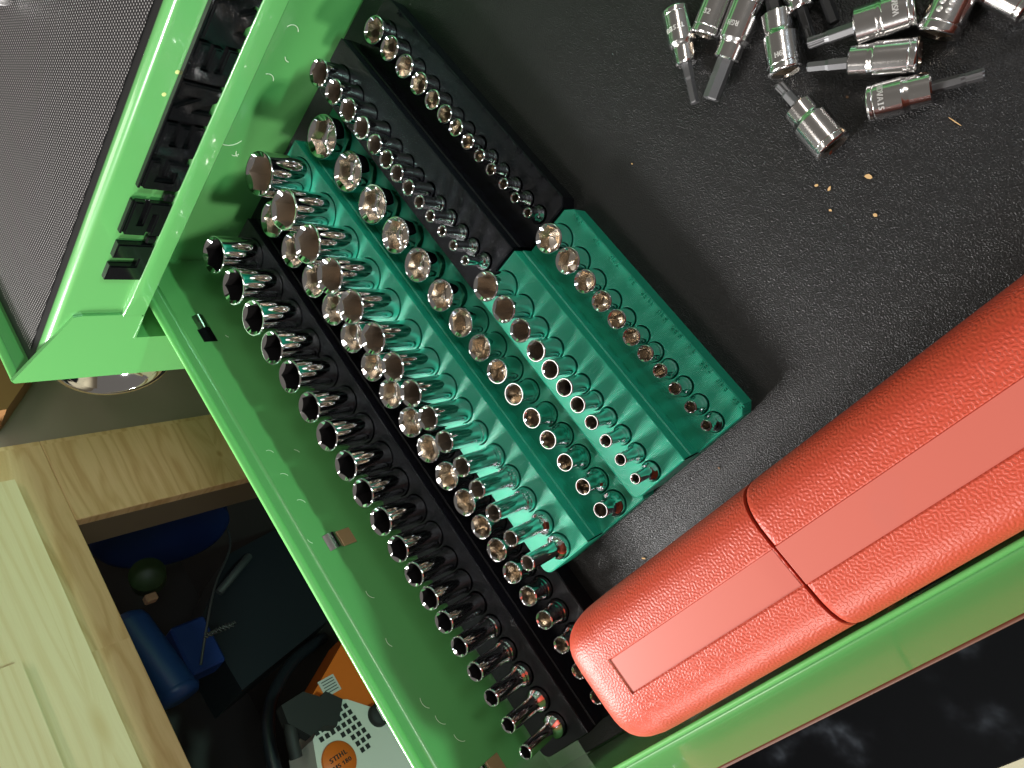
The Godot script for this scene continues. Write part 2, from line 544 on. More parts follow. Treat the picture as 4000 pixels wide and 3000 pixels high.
# ---------------------------------------------------------------- loose bit sockets
func bit_socket(label: String, rear: Vector2, tip: Vector2, r1: float, r2: float, l1: float, l2: float, l3: float, bit_r: float, star: bool, step: float, dark_bit: bool, roll: float, text := "", text_at := 0.0, lift := 0.0) -> void:
	var d3 := Vector3(tip.x - rear.x, 0, tip.y - rear.y).normalized()
	var o := thing("bit_socket", label, "bit socket", Vector3(rear.x, r1 + lift + 0.0002, rear.y), "bit sockets scattered on the liner")
	var side := d3.cross(Vector3.UP).normalized()
	var bas := Basis(side, d3, side.cross(d3))
	o.transform.basis = bas.rotated(d3, roll)
	var st := begin()
	lathe(st, [[Vector2(r1 - 0.0012, 0), Vector2(r1 - 0.0003, 0.0004), Vector2(r1, 0.0012)], [Vector2(r1, 0.0012), Vector2(r1, l1 * 0.16)],
		[Vector2(r1, l1 * 0.16), Vector2(r1 - 0.0003, l1 * 0.16 + 0.0003), Vector2(r1 - 0.0003, l1 * 0.16 + 0.0007), Vector2(r1, l1 * 0.16 + 0.001)], [Vector2(r1, l1 * 0.16 + 0.001), Vector2(r1, l1 - 0.001)],
		[Vector2(r1, l1 - 0.001), Vector2(r1 - 0.0004, l1 - 0.0003), Vector2(lerpf(r1, r2, 0.6), l1 + 0.0006), Vector2(r2 + 0.0002, l1 + 0.0012), Vector2(r2, l1 + 0.002)],
		[Vector2(r2, l1 + 0.002), Vector2(r2, l2 - 0.0008)], [Vector2(r2, l2 - 0.0008), Vector2(r2 - 0.0008, l2)], [Vector2(r2 - 0.0008, l2), Vector2(bit_r * 0.8, l2 - 0.0003)]], 40)
	lathe(st, [[Vector2(r1 - 0.0012, 0), Vector2(r1 * 0.78, 0)]], 40)
	put("body", st, M["worn chrome"], o)
	st = begin()
	var sq := minf(0.0049, r1 * 0.66)
	var ring: Array = []
	for i in 49:
		var t := TAU * i / 48.0
		var h := minf(hex_r(sq, t, 4), r1 * 0.78)
		ring.append([Vector3(r1 * 0.78 * cos(t), 0, r1 * 0.78 * sin(t)), Vector3(h * cos(t), 0.0011, h * sin(t)), Vector3(h * cos(t), 0.012, h * sin(t))])
	grp(st)
	for i in 48: quad(st, ring[i][0], ring[i][1], ring[i + 1][1], ring[i + 1][0])
	for i in 48:
		if i % 12 == 0: grp(st)
		quad(st, ring[i][1], ring[i][2], ring[i + 1][2], ring[i + 1][1])
	grp(st)
	for i in 48: tri(st, ring[i][2], Vector3(0, 0.012, 0), ring[i + 1][2])
	put("drive_hole", st, M["satin bore"], o)
	st = begin()
	var levels: Array = [[l2 - 0.002, 1.0, false]]
	if step > 0.0: levels += [[l2 + step, 1.0, false], [l2 + step + 0.0015, 0.86, false]]
	levels += [[l3 - 0.0008, 0.86 if step > 0.0 else 1.0, star], [l3, 0.74 if step > 0.0 else 0.85, star]]
	if star: levels.insert(levels.size() - 2, [l3 - (l3 - l2) * 0.45, 1.0, false]); levels.insert(levels.size() - 2, [l3 - (l3 - l2) * 0.36, 0.9, true])
	var n := 48 if star else 6
	var rows: Array = []
	for L in levels:
		var row: Array = []
		for i in n:
			var t := TAU * i / n
			var rr: float = bit_r * L[1] * (hex_r(0.866, t, 6) if n == 48 else 1.0)
			if L[2]: rr = bit_r * L[1] * (0.86 + 0.12 * cos(6.0 * t))
			row.append(Vector3(rr * cos(t), L[0], rr * sin(t)))
		rows.append(row)
	for j in range(rows.size() - 1):
		grp(st)
		for i in n:
			if not star: grp(st)
			quad(st, rows[j][i], rows[j + 1][i], rows[j + 1][(i + 1) % n], rows[j][(i + 1) % n])
	grp(st)
	for i in n: tri(st, rows[-1][i], Vector3(0, l3, 0), rows[-1][(i + 1) % n])
	put("bit", st, M["black oxide"] if dark_bit else M["bit steel"], o)
	if text:
		# letters stamped one after another round the barrel; up on the letters is toward the drive end
		var inv := o.transform.basis.inverse()
		var a0 := 0.0
		var top := inv * Vector3.UP
		a0 = atan2(top.z, top.x)
		var w := 0.0023
		for i in text.length():
			var a := a0 + (i - (text.length() - 1) / 2.0) * w / r1
			var out := Vector3(cos(a), 0, sin(a))
			var up := Vector3(0, 1, 0)
			var right := up.cross(out)
			lettering("stamped_letter", text[text.length() - 1 - i], 0.0026, 0.0002, M["engraving"], o, out * (r1 + 0.00005) + Vector3(0, text_at, 0), right, up)

# ---------------------------------------------------------------- red case
func case_section(st: SurfaceTool, cx: float, hx: float, y0: float, y1: float, rings: Array, rx: float, ry: float, fw: float) -> void:
	# rings: [z, inset 0..1 of the rounding, recess depth]
	var loops: Array = []
	for R in rings:
		var loop: Array = []
		var s: float = R[1]
		var top := y1
		var mid := (y0 + y1) / 2.0
		for q in 4:
			for i in 9:
				var t := PI / 2.0 * (q + i / 8.0)
				var ix := hx - rx
				var iy := (y1 - y0) / 2.0 - ry
				var ce := signf(cos(t)) * pow(absf(cos(t)), 0.68)
				var se := signf(sin(t)) * pow(absf(sin(t)), 0.68)
				var p := Vector2(ix * (1.0 if q in [0, 3] else -1.0) + rx * s * ce, mid + iy * (1.0 if q < 2 else -1.0) + ry * s * se)
				var dz := 0.0
				if p.x > 0.0 and absf(R[0] - 0.1415) < 0.0035: dz = -0.011 * pow(clampf((y1 - 0.012 - p.y) / 0.03, 0.0, 1.0), 1.5)
				loop.append(Vector3(cx + p.x, p.y, R[0] + dz))
			if q == 0:
				for u in [[1.0, 0.0], [1.0, 1.0], [0.333, 1.0], [-0.333, 1.0], [-1.0, 1.0], [-1.0, 0.0]]:
					var yy: float = mid + (y1 - y0) / 2.0 - ry + ry * s - R[2] * u[1]
					loop.append(Vector3(cx + u[0] * (fw - 0.0005 * u[1]), yy, R[0]))
		loops.append(loop)
	var n: int = loops[0].size()
	for j in range(loops.size() - 1):
		if absf(rings[j][0] - rings[j + 1][0]) < 0.00095 or (j > 0 and absf(rings[j][0] - rings[j - 1][0]) < 0.00095): grp(st)
		for i in n:
			var i2 := (i + 1) % n
			quad(st, loops[j][i], loops[j][i2], loops[j + 1][i2], loops[j + 1][i])
	for e in [0, loops.size() - 1]:
		var c := Vector3.ZERO
		for p in loops[e]: c += p
		c /= n
		for i in n: tri(st, loops[e][i], loops[e][(i + 1) % n], c)

# ================================================================ the scene
func _ready() -> void:
	rng.seed = 11
	# camera, held over the drawer and looking down at its left side
	var cam := Camera3D.new()
	cam.fov = 56.817
	cam.near = 0.02
	cam.far = 30.0
	cam.transform = Transform3D(Basis(Vector3(0.57126442, -0.58205253, -0.5786811), Vector3(-0.76081602, -0.11101672, -0.63940149), Vector3(0.30792197, 0.80553718, -0.50625479)), Vector3(0, 0.42, 0))
	add_child(cam)
	cam.current = true
	var env := Environment.new()
	env.background_mode = Environment.BG_COLOR
	env.background_color = lin(0.15, 0.138, 0.122)
	env.tonemap_mode = Environment.TONE_MAPPER_LINEAR
	env.tonemap_exposure = 1.0
	env.sdfgi_enabled = true
	env.ssao_enabled = true
	env.ssil_enabled = true
	var we := WorldEnvironment.new()
	we.environment = env
	add_child(we)
	# three workshop lamps: low on the left, high on the left, and in front on the right
	lamp(Vector3(-0.1, 0.02, 0.25), Vector3(0.07, 0.60, 1.0), 1.2, Vector2(0.36, 0.11), 3.2, Color(1.0, 0.99, 0.98))
	lamp(Vector3(-0.35, 0.04, 0.35), Vector3(2.2, 1.1, 0.8), 2.4, Vector2(0.25, 0.25), 4.2, Color(1.0, 0.99, 0.97))
	lamp(Vector3(-0.25, 0.04, 0.40), Vector3(0.34, 0.56, -0.95), 2.4, Vector2(0.35, 0.35), 0.9, Color(0.90, 0.96, 1.0))
	lamp(Vector3(-0.15, 0.0, 0.2), Vector3(-0.10, 1.0, -0.75), 1.9, Vector2(1.3, 0.10), 0.75, Color(1.0, 0.97, 0.93))
	lamp(Vector3(-0.08, 0.0, 0.25), Vector3(-0.10, 1.0, 0.62), 1.7, Vector2(1.0, 0.40), 0.55, Color(1.0, 0.97, 0.93))
	lamp(Vector3(-0.2, 0.06, 0.40), Vector3(0.45, 0.115, -0.9), 2.0, Vector2(0.16, 0.10), 2.6, Color(0.78, 1.0, 0.92))
	font_bold = SystemFont.new()
	font_bold.font_names = PackedStringArray(["Droid Sans"])
	font_bold.font_weight = 700
	make_materials()
	build_floor()
	build_bench()
	build_drawer()
	build_chest()
	build_trays()
	build_case()
	build_bits()
	build_litter()

func lamp(aim: Vector3, toward: Vector3, dist: float, size: Vector2, energy: float, c: Color) -> void:
	var l := AreaLight3D.new()
	l.name = numbered("workshop_lamp")
	add_child(l, true)
	var at := aim + toward.normalized() * dist
	l.transform = Transform3D(Basis.looking_at(aim - at, Vector3(1, 0, 0) if absf(toward.normalized().y) > 0.95 else Vector3.UP), at)
	l.area_size = size
	l.light_energy = energy
	l.light_color = c
	l.shadow_enabled = true
	l.area_range = 12.0

func build_floor() -> void:
	var st := begin()
	fquad(st, Vector3(-4, -0.75, -4), Vector3(6, -0.75, -4), Vector3(6, -0.75, 5), Vector3(-4, -0.75, 5))
	tag(put("floor", st, M["beige floor"], self), "pale beige workshop floor beyond the black sheet", "floor", "", "structure")
	box_part("floor_sheet", Vector3(-3.0, -0.75, -2.0), Vector3(0.501, -0.735, 4.5), 0.003, M["dusty black"], self)
	tag(get_child(-1), "dusty black sheet lying on the floor below the drawer front", "floor sheet", "", "structure")

func build_bench() -> void:
	var z := 0.95
	# plywood face frame around a dark opening
	var o := thing("workbench", "plywood workbench frame with a dark opening full of tools", "workbench", Vector3.ZERO)
	box_part("stile", Vector3(-0.632, -0.75, z), Vector3(-0.495, 0.0075, z + 0.018), 0.001, M["plywood"], o)
	box_part("rail", Vector3(-0.632, 0.0078, z), Vector3(0.7, 0.075, z + 0.018), 0.001, M["plywood"], o)
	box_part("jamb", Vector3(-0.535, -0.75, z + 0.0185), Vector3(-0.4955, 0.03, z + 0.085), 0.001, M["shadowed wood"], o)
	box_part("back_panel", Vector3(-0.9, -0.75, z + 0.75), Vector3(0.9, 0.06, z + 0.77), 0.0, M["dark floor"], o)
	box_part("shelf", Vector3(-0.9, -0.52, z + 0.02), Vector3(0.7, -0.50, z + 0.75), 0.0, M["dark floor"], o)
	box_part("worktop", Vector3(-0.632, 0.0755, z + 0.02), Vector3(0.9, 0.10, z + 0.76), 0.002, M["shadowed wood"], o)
	# pine boards in front of the rail
	var st := begin()
	pine_board(st, Vector3(-0.565, 0.063, z - 0.02), Vector3(0.3, 0.24, z - 0.0005))
	tag(put("pine_board", st, M["pine"], self), "pale knotty pine board along the top of the plywood frame", "board")
	st = begin()
	pine_board(st, Vector3(-0.318, 0.1385, z - 0.045), Vector3(0.3, 0.27, z - 0.0205))
	tag(put("pine_board", st, M["pine"], self), "second pale board standing above the knotty pine board", "board")
	# grey boarding and post further back
	o = thing("grey_panel", "grey painted boards between the green chest and the plywood", "panel", Vector3.ZERO)
	for i in 2:
		box_part("board", Vector3(-1.5, -0.75 + 0.442 * i, z + 0.03), Vector3(-0.633, -0.75 + 0.442 * i + 0.4405, z + 0.05), 0.002, M["grey board"], o)
	o = thing("wood_post", "orange brown timber post behind the corner of the green chest", "post", Vector3.ZERO)
	var pst := begin()
	prism(pst, PackedVector2Array([Vector2(-0.9, -0.1), Vector2(-0.757, -0.03), Vector2(-0.672, 0.0415), Vector2(-0.66, 0.3), Vector2(-0.9, 0.3)]), z - 0.03, z + 0.028)
	put("timber", pst, M["brown post"], o)
	# round chrome dish
	o = thing("chrome_dish", "round chrome dish with a rolled rim below the chest's corner", "dish", Vector3(-0.6496, -0.0569, 0.8))
	var n := Vector3(cos(0.26), sin(0.26), 0) * 1.0
	o.scale = Vector3.ONE * 1.12
	var u := n.cross(Vector3.BACK).normalized()
	var xf := Transform3D(Basis(u, n, u.cross(n)), Vector3.ZERO)
	var dst := begin()
	lathe(dst, [[Vector2(0, -0.012), Vector2(0.022, -0.0115), Vector2(0.034, -0.009), Vector2(0.045, -0.004), Vector2(0.052, 0.001), Vector2(0.0555, 0.0035)],
		[Vector2(0.0555, 0.0035), Vector2(0.057, 0.0015), Vector2(0.0585, 0.0005)]], 72, xf)
	put("bowl", dst, M["chrome"], o)
	dst = begin()
	lathe(dst, [[Vector2(0.0585, 0.0005), Vector2(0.062, 0.003), Vector2(0.066, 0.0045), Vector2(0.069, 0.003), Vector2(0.0695, 0.0), Vector2(0.067, -0.003), Vector2(0.05, -0.014), Vector2(0.0, -0.02)]], 72, xf)
	put("rim", dst, M["chrome"], o)
	# things inside the opening
	o = thing("tool_drum", "round blue machine housing with a teal band in the dark opening", "machine", Vector3(-0.565, -0.246, 1.25))
	n = Vector3(0.966, 0.258, 0)
	u = n.cross(Vector3.UP).normalized()
	xf = Transform3D(Basis(u, n, u.cross(n)), Vector3.ZERO)
	dst = begin()
	lathe(dst, [[Vector2(0, 0.0), Vector2(0.10, 0.0), Vector2(0.112, -0.004), Vector2(0.12, -0.014)], [Vector2(0.12, -0.014), Vector2(0.12, -0.09)], [Vector2(0.12, -0.09), Vector2(0, -0.09)]], 56, xf)
	put("housing", dst, M["dark blue paint"], o)
	dst = begin()
	grp(dst)
	for k in 14:
		for e in [[0.1205, -0.016, 0.1205, -0.062]]:
			var t0 := -0.2 + 0.11 * k
			var t1 := t0 + 0.11
			quad(dst, xf * Vector3(e[0] * cos(t0), e[1], e[0] * sin(t0)), xf * Vector3(e[0] * cos(t1), e[1], e[0] * sin(t1)), xf * Vector3(e[2] * cos(t1), e[3], e[2] * sin(t1)), xf * Vector3(e[2] * cos(t0), e[3], e[2] * sin(t0)))
	put("band", dst, M["teal label"], o)
	o = thing("green_knob", "small dull green round knob beside the blue cylinder", "knob", Vector3(-0.49, -0.175, 1.22))
	dst = begin()
	lathe(dst, [[Vector2(0, 0.02), Vector2(0.022, 0.019), Vector2(0.029, 0.012), Vector2(0.03, -0.02)]], 28, Transform3D(Basis(Vector3.RIGHT, PI * 0.62), Vector3.ZERO))
	put("cap", dst, M["green knob"], o)
	o = thing("blue_cylinder", "upright bright blue cylinder on a blue base inside the bench", "machine", Vector3(-0.295, -0.15, 1.25))
	dst = begin()
	lathe(dst, [[Vector2(0, 0.155), Vector2(0.022, 0.154), Vector2(0.031, 0.148), Vector2(0.0335, 0.138)], [Vector2(0.0335, 0.138), Vector2(0.0335, 0.0)], [Vector2(0.0335, 0), Vector2(0.036, -0.006), Vector2(0.03, -0.015), Vector2(0, -0.016)]], 36, Transform3D(Basis(Vector3(0, 0.97, 0.24).normalized(), Vector3(-0.98, 0.16, 0).normalized(), Vector3(0.04, -0.235, 0.97).normalized()), Vector3.ZERO))
	put("barrel", dst, M["blue paint"], o)
	box_part("base", Vector3(-0.105, -0.10, 0.0), Vector3(-0.012, -0.035, 0.05), 0.004, M["dark blue paint"], o)
	box_part("collar", Vector3(-0.162, -0.02, -0.046), Vector3(-0.148, 0.0, -0.03), 0.002, M["tan card"], o)
	o = thing("dark_case", "dark slate plastic case leaning at the back of the bench opening", "case", Vector3.ZERO)
	dst = begin()
	prism(dst, PackedVector2Array([Vector2(-0.504, -0.36), Vector2(-0.528, -0.5), Vector2(-0.30, -0.5), Vector2(-0.25, -0.26), Vector2(-0.40, -0.25)]), 1.27, 1.40)
	put("shell", dst, M["slate plastic"], o)
	dst = begin()
	tube(dst, curve([Vector3(-0.482, -0.39, 1.262), Vector3(-0.46, -0.35, 1.25), Vector3(-0.433, -0.30, 1.262)]), 0.008, 10)
	put("handle", dst, M["grey metal"], o)
	o = thing("cord", "thin dark cable hanging past the blue cylinder", "cable")
	dst = begin()
	tube(dst, curve([Vector3(-0.575, -0.37, 1.24), Vector3(-0.50, -0.34, 1.22), Vector3(-0.43, -0.27, 1.21), Vector3(-0.36, -0.22, 1.21), Vector3(-0.31, -0.19, 1.22)]), 0.0022, 8)
	put("lead", dst, M["grey metal"], o)
	o = thing("rope_cord", "twisted pale cord lying beside the blue base", "cord")
	dst = begin()
	var pts: Array = []
	for i in 40:
		var t := i / 39.0
		pts.append(Vector3(-0.345 + 0.004 * sin(i * 1.3), -0.205 - 0.055 * t + 0.004 * cos(i * 1.3), 1.19))
	tube(dst, pts, 0.0022, 6)
	put("strand", dst, M["grey metal"], o)
	o = thing("black_hose", "thick black hose curving up beside the orange saw", "hose")
	dst = begin()
	tube(dst, curve([Vector3(-0.03, -0.2, 1.2), Vector3(-0.13, -0.22, 1.2), Vector3(-0.2, -0.27, 1.22), Vector3(-0.25, -0.36, 1.25), Vector3(-0.27, -0.46, 1.28)]), 0.011, 12)
	put("tube", dst, M["slate plastic"], o)
	# chainsaw
	o = thing("chainsaw", "orange and white chainsaw with a perforated cover and orange disc", "chainsaw", Vector3(0, 0, 1.15))
	dst = begin()
	prism(dst, PackedVector2Array([Vector2(-0.235, -0.43), Vector2(-0.155, -0.282), Vector2(-0.125, -0.315), Vector2(-0.06, -0.46), Vector2(-0.1, -0.5), Vector2(-0.2, -0.5)]), 0.0, 0.09)
	put("handle_cover", dst, M["orange plastic"], o)
	dst = begin()
	prism(dst, PackedVector2Array([Vector2(-0.140, -0.318), Vector2(-0.126, -0.345), Vector2(-0.062, -0.41), Vector2(0.01, -0.43), Vector2(0.04, -0.36), Vector2(0.06, -0.25), Vector2(0.01, -0.235), Vector2(-0.06, -0.24), Vector2(-0.1, -0.255), Vector2(-0.118, -0.285)]), -0.012, 0.08)
	put("starter_cover", dst, M["white plastic"], o)
	dst = begin()
	for i in 9:
		for j in 7:
			var q := Vector2(-0.118 + 0.0125 * i, -0.335 + 0.0118 * j - 0.002 * i)
			if (q - Vector2(-0.052, -0.278)).length() < 0.036 or q.x - 0.3 * (q.y + 0.3) > -0.03: continue
			prism(dst, PackedVector2Array([q + Vector2(-0.004, -0.0035), q + Vector2(0.004, -0.0035), q + Vector2(0.004, 0.0035), q + Vector2(-0.004, 0.0035)]), -0.0135, -0.011)
	var holes := put("vent_holes", dst, M["dark hole"], o)
	holes.set_meta("kind", "stuff")
	dst = begin()
	lathe(dst, [[Vector2(0, 0.004), Vector2(0.029, 0.004), Vector2(0.0305, 0.0025), Vector2(0.0305, -0.002)]], 40, Transform3D(Basis(Vector3.RIGHT, -PI / 2.0), Vector3(-0.050, -0.277, -0.013)))
	put("disc", dst, M["orange plastic"], o)
	var disc: Node = o.get_child(-1)
	lettering("printed_word", "STIHL", 0.0075, 0.0006, M["dark hole"], disc, Vector3(-0.056, -0.277, -0.0173), Vector3(0, -1, 0), Vector3(-1, 0, 0), 0.034)
	lettering("printed_word", "MS 180", 0.0065, 0.0006, M["dark hole"], disc, Vector3(-0.043, -0.277, -0.0173), Vector3(0, -1, 0), Vector3(-1, 0, 0), 0.036)
	box_part("warning_label", Vector3(-0.178, -0.352, -0.001), Vector3(-0.148, -0.318, 0.001), 0.0, M["off white label"], o)
	for i in 5:
		box_part("label_line", Vector3(-0.174 + 0.005 * i, -0.348, -0.0016), Vector3(-0.1725 + 0.005 * i, -0.323, -0.0011), 0.0, M["grey metal"], o.get_node("warning_label"))
	dst = begin()
	lathe(dst, [[Vector2(0, 0.012), Vector2(0.017, 0.012), Vector2(0.0195, 0.009), Vector2(0.0195, -0.002)]], 32, Transform3D(Basis(Vector3.RIGHT, -PI / 2.0), Vector3(-0.075, -0.381, -0.012)))
	put("choke_knob", dst, M["dark hole"], o)
	box_part("knob_grip", Vector3(-0.089, -0.386, -0.0295), Vector3(-0.061, -0.376, -0.024), 0.002, M["white plastic"], o)
	dst = begin()
	prism(dst, PackedVector2Array([Vector2(-0.169, -0.222), Vector2(-0.171, -0.266), Vector2(-0.150, -0.288), Vector2(-0.154, -0.301), Vector2(-0.128, -0.322), Vector2(-0.110, -0.305), Vector2(-0.096, -0.289), Vector2(-0.108, -0.268), Vector2(-0.104, -0.242), Vector2(-0.14, -0.218)]), -0.035, -0.013)
	tube(dst, curve([Vector3(-0.15, -0.235, -0.02), Vector3(-0.125, -0.22, -0.025), Vector3(-0.09, -0.215, -0.015)]), 0.010, 12)
	put("front_handle", dst, M["dark hole"], o)

func pine_board(st: SurfaceTool, lo: Vector3, hi: Vector3) -> void:
	# grain runs along x; one texture length per 0.5 m, one width per board
	var f := func(p: Vector3) -> void:
		st.set_uv(Vector2((p.x - lo.x) / 0.43, 1.0 - (p.y - lo.y) / (hi.y - lo.y) * 0.98 + 0.3 * (hi.z - p.z)))
		st.add_vertex(p)
	var c := [Vector3(lo.x, lo.y, lo.z), Vector3(hi.x, lo.y, lo.z), Vector3(hi.x, hi.y, lo.z), Vector3(lo.x, hi.y, lo.z), Vector3(lo.x, lo.y, hi.z), Vector3(hi.x, lo.y, hi.z), Vector3(hi.x, hi.y, hi.z), Vector3(lo.x, hi.y, hi.z)]
	for q in [[0, 1, 2, 3], [5, 4, 7, 6], [3, 2, 6, 7], [1, 0, 4, 5], [4, 0, 3, 7], [1, 5, 6, 2]]:
		grp(st)
		for k in [0, 1, 2, 0, 2, 3]: f.call(c[q[k]])

func strip_x(st: SurfaceTool, prof: Array, x0: float, x1: float) -> void:
	# polyline of Vector2(z, y) swept along x
	grp(st)
	for i in range(prof.size() - 1):
		quad(st, Vector3(x0, prof[i].y, prof[i].x), Vector3(x0, prof[i + 1].y, prof[i + 1].x), Vector3(x1, prof[i + 1].y, prof[i + 1].x), Vector3(x1, prof[i].y, prof[i].x))

func strip_z(st: SurfaceTool, prof: Array, z0: float, z1: float) -> void:
	# polyline of Vector2(x, y) swept along z
	grp(st)
	for i in range(prof.size() - 1):
		quad(st, Vector3(prof[i].x, prof[i].y, z0), Vector3(prof[i].x, prof[i].y, z1), Vector3(prof[i + 1].x, prof[i + 1].y, z1), Vector3(prof[i + 1].x, prof[i + 1].y, z0))

func arc2(c: Vector2, r: float, a0: float, a1: float, n := 8) -> Array:
	var out: Array = []
	for i in n + 1:
		var a := deg_to_rad(lerpf(a0, a1, float(i) / n))
		out.append(c + Vector2(cos(a), sin(a)) * r)
	return out

func build_drawer() -> void:
	var o := thing("drawer", "pulled out green steel tool drawer holding the socket trays", "drawer")
	var g: Material = M["green enamel"]
	box_part("drawer_floor", Vector3(-0.476, -0.012, -0.45), Vector3(0.0772, -0.0035, 0.447), 0.0, g, o)
	# left wall: flat, inset band, rolled top
	var st := begin()
	strip_x(st, [Vector2(0.447, -0.0034), Vector2(0.447, 0.0835)], -0.476, 0.085)
	strip_x(st, [Vector2(0.447, 0.0835), Vector2(0.4478, 0.0842), Vector2(0.4485, 0.0848), Vector2(0.4488, 0.086)], -0.476, 0.085)
	strip_x(st, [Vector2(0.4488, 0.086), Vector2(0.4488, 0.0935)], -0.476, 0.085)
	strip_x(st, [Vector2(0.4575, 0.09), Vector2(0.4575, -0.012), Vector2(0.447, -0.012)], -0.476, 0.085)
	put("left_wall", st, g, o)
	st = begin()
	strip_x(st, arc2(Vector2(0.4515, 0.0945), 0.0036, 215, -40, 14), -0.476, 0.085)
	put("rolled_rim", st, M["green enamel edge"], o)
	st = begin()
	strip_z(st, [Vector2(-0.476, -0.003), Vector2(-0.476, 0.104), Vector2(-0.4785, 0.106), Vector2(-0.481, 0.104), Vector2(-0.481, -0.01)], -0.45, 0.447)
	put("back_wall", st, g, o)
	# front wall with rolled lip and outward rail
	st = begin()
	strip_z(st, [Vector2(0.0772, -0.003), Vector2(0.0772, 0.0725)], -0.45, 0.447)
	put("front_wall", st, g, o)
	st = begin()
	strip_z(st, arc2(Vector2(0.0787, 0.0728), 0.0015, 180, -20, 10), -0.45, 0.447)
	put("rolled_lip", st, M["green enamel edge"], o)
	st = begin()
	strip_z(st, [Vector2(0.0800, 0.0722), Vector2(0.0808, 0.0712), Vector2(0.0818, 0.0715), Vector2(0.0835, 0.0732), Vector2(0.0958, 0.0936)], -0.45, 0.46)
	put("pull_rail", st, g, o)
	st = begin()
	strip_z(st, [Vector2(0.0958, 0.0936)] + arc2(Vector2(0.0967, 0.0937), 0.0008, 150, 0, 6), -0.45, 0.46)
	strip_z(st, [Vector2(0.0975, 0.0935), Vector2(0.0980, -0.03)], -0.45, 0.46)
	put("rail_edge", st, M["brown trim"], o)
	# latch slots in the left wall
	for s in [[-0.1662, -0.1523, 0.0430, 0.0562, 0.0700, false], [0.0391, 0.053, 0.0340, 0.0472, 0.061, false]]:
		box_part("latch_plate", Vector3(s[0], s[2], 0.4461), Vector3(s[1], s[3], 0.4475), 0.0002, M["bronze plate"], o)
		clip(o, s[0], s[1], s[3], s[4])
	box_part("latch_plate", Vector3(-0.3875, 0.0594, 0.4461), Vector3(-0.3732, 0.0722, 0.4475), 0.0002, M["glossy black"], o)
	clip(o, -0.403, -0.3875, 0.0585, 0.0705)
	# a latch in the front wall, seen past the red case
	box_part("latch_plate", Vector3(0.0766, 0.052, 0.0985), Vector3(0.0773, 0.068, 0.121), 0.0002, M["glossy black"], o)
	box_part("latch_clip", Vector3(0.0742, 0.054, 0.1135), Vector3(0.0765, 0.0665, 0.1185), 0.0008, M["chrome"], o)
	# scratches worn through the paint
	var marks := [[Vector3(-0.4755, 0.0560, 0.3000), 0.0140, 20.0, 150.0, 0], [Vector3(-0.4755, 0.0380, 0.3180), 0.006, 0.0, 60.0, 0], [Vector3(-0.4755, 0.0445, 0.3190), 0.004, 60.0, 160.0, 0], [Vector3(-0.4755, 0.0455, 0.2035), 0.006, 200.0, 330.0, 0], [Vector3(-0.4755, 0.036, 0.2225), 0.005, 20.0, 90.0, 0], [Vector3(-0.4755, 0.047, 0.2478), 0.006, 190.0, 300.0, 0],
		[Vector3(-0.2425, 0.0515, 0.4465), 0.006, 200.0, 250.0, 1], [Vector3(-0.249, 0.073, 0.4465), 0.004, 160.0, 260.0, 1], [Vector3(-0.224, 0.073, 0.4465), 0.005, 170.0, 250.0, 1], [Vector3(-0.1975, 0.072, 0.4465), 0.005, 170.0, 260.0, 1], [Vector3(-0.168, 0.078, 0.4465), 0.005, 30.0, 90.0, 1],
		[Vector3(-0.005, 0.058, 0.4465), 0.007, 20.0, 110.0, 1], [Vector3(0.012, 0.052, 0.4465), 0.007, 10.0, 100.0, 1], [Vector3(-0.02, 0.062, 0.4465), 0.007, 30.0, 120.0, 1], [Vector3(-0.38, 0.045, 0.4465), 0.004, 30.0, 80.0, 1], [Vector3(-0.07, 0.062, 0.4465), 0.006, 40.0, 120.0, 1], [Vector3(-0.11, 0.055, 0.4465), 0.006, 20.0, 110.0, 1]]
	for mk in marks:
		var ps: Array = []
		for i in 9:
			var a := deg_to_rad(lerpf(mk[2], mk[3], i / 8.0))
			var e := Vector3(0, cos(a), sin(a)) if mk[4] == 0 else Vector3(cos(a), sin(a), 0)
			ps.append(mk[0] + e * mk[1])
		st = begin()
		tube(st, ps, 0.00038 if mk[4] == 0 else 0.00018, 5)
		put("scratch", st, M["bare scratch"], o)
	# black liner
	st = begin()
	box(st, Vector3(-0.474, -0.0033, -0.45), Vector3(0.0768, 0.0, 0.405), 0.0006)
	tag(put("drawer_liner", st, M["liner"], self), "black pebble grained plastic liner covering the drawer floor", "liner")

func clip(o: Node3D, x0: float, x1: float, y0: float, y1: float) -> void:
	var st := begin()
	var prof: Array = [Vector2(0.4472, y0)]
	for p in arc2(Vector2(0.4472, (y0 + y1) / 2.0), 1.0, 180, 180, 0): pass
	for i in 9:
		var t := PI * i / 8.0
		prof.append(Vector2(0.4466 - 0.0034 * sin(t), lerpf(y0, y1, i / 8.0)))
	strip_x(st, prof, x0, x1)
	for x in [x0, x1]:
		grp(st)
		for i in range(1, prof.size() - 1): tri(st, Vector3(x, prof[0].y, prof[0].x), Vector3(x, prof[i].y, prof[i].x), Vector3(x, prof[i + 1].y, prof[i + 1].x))
	put("latch_clip", st, M["worn chrome"], o)

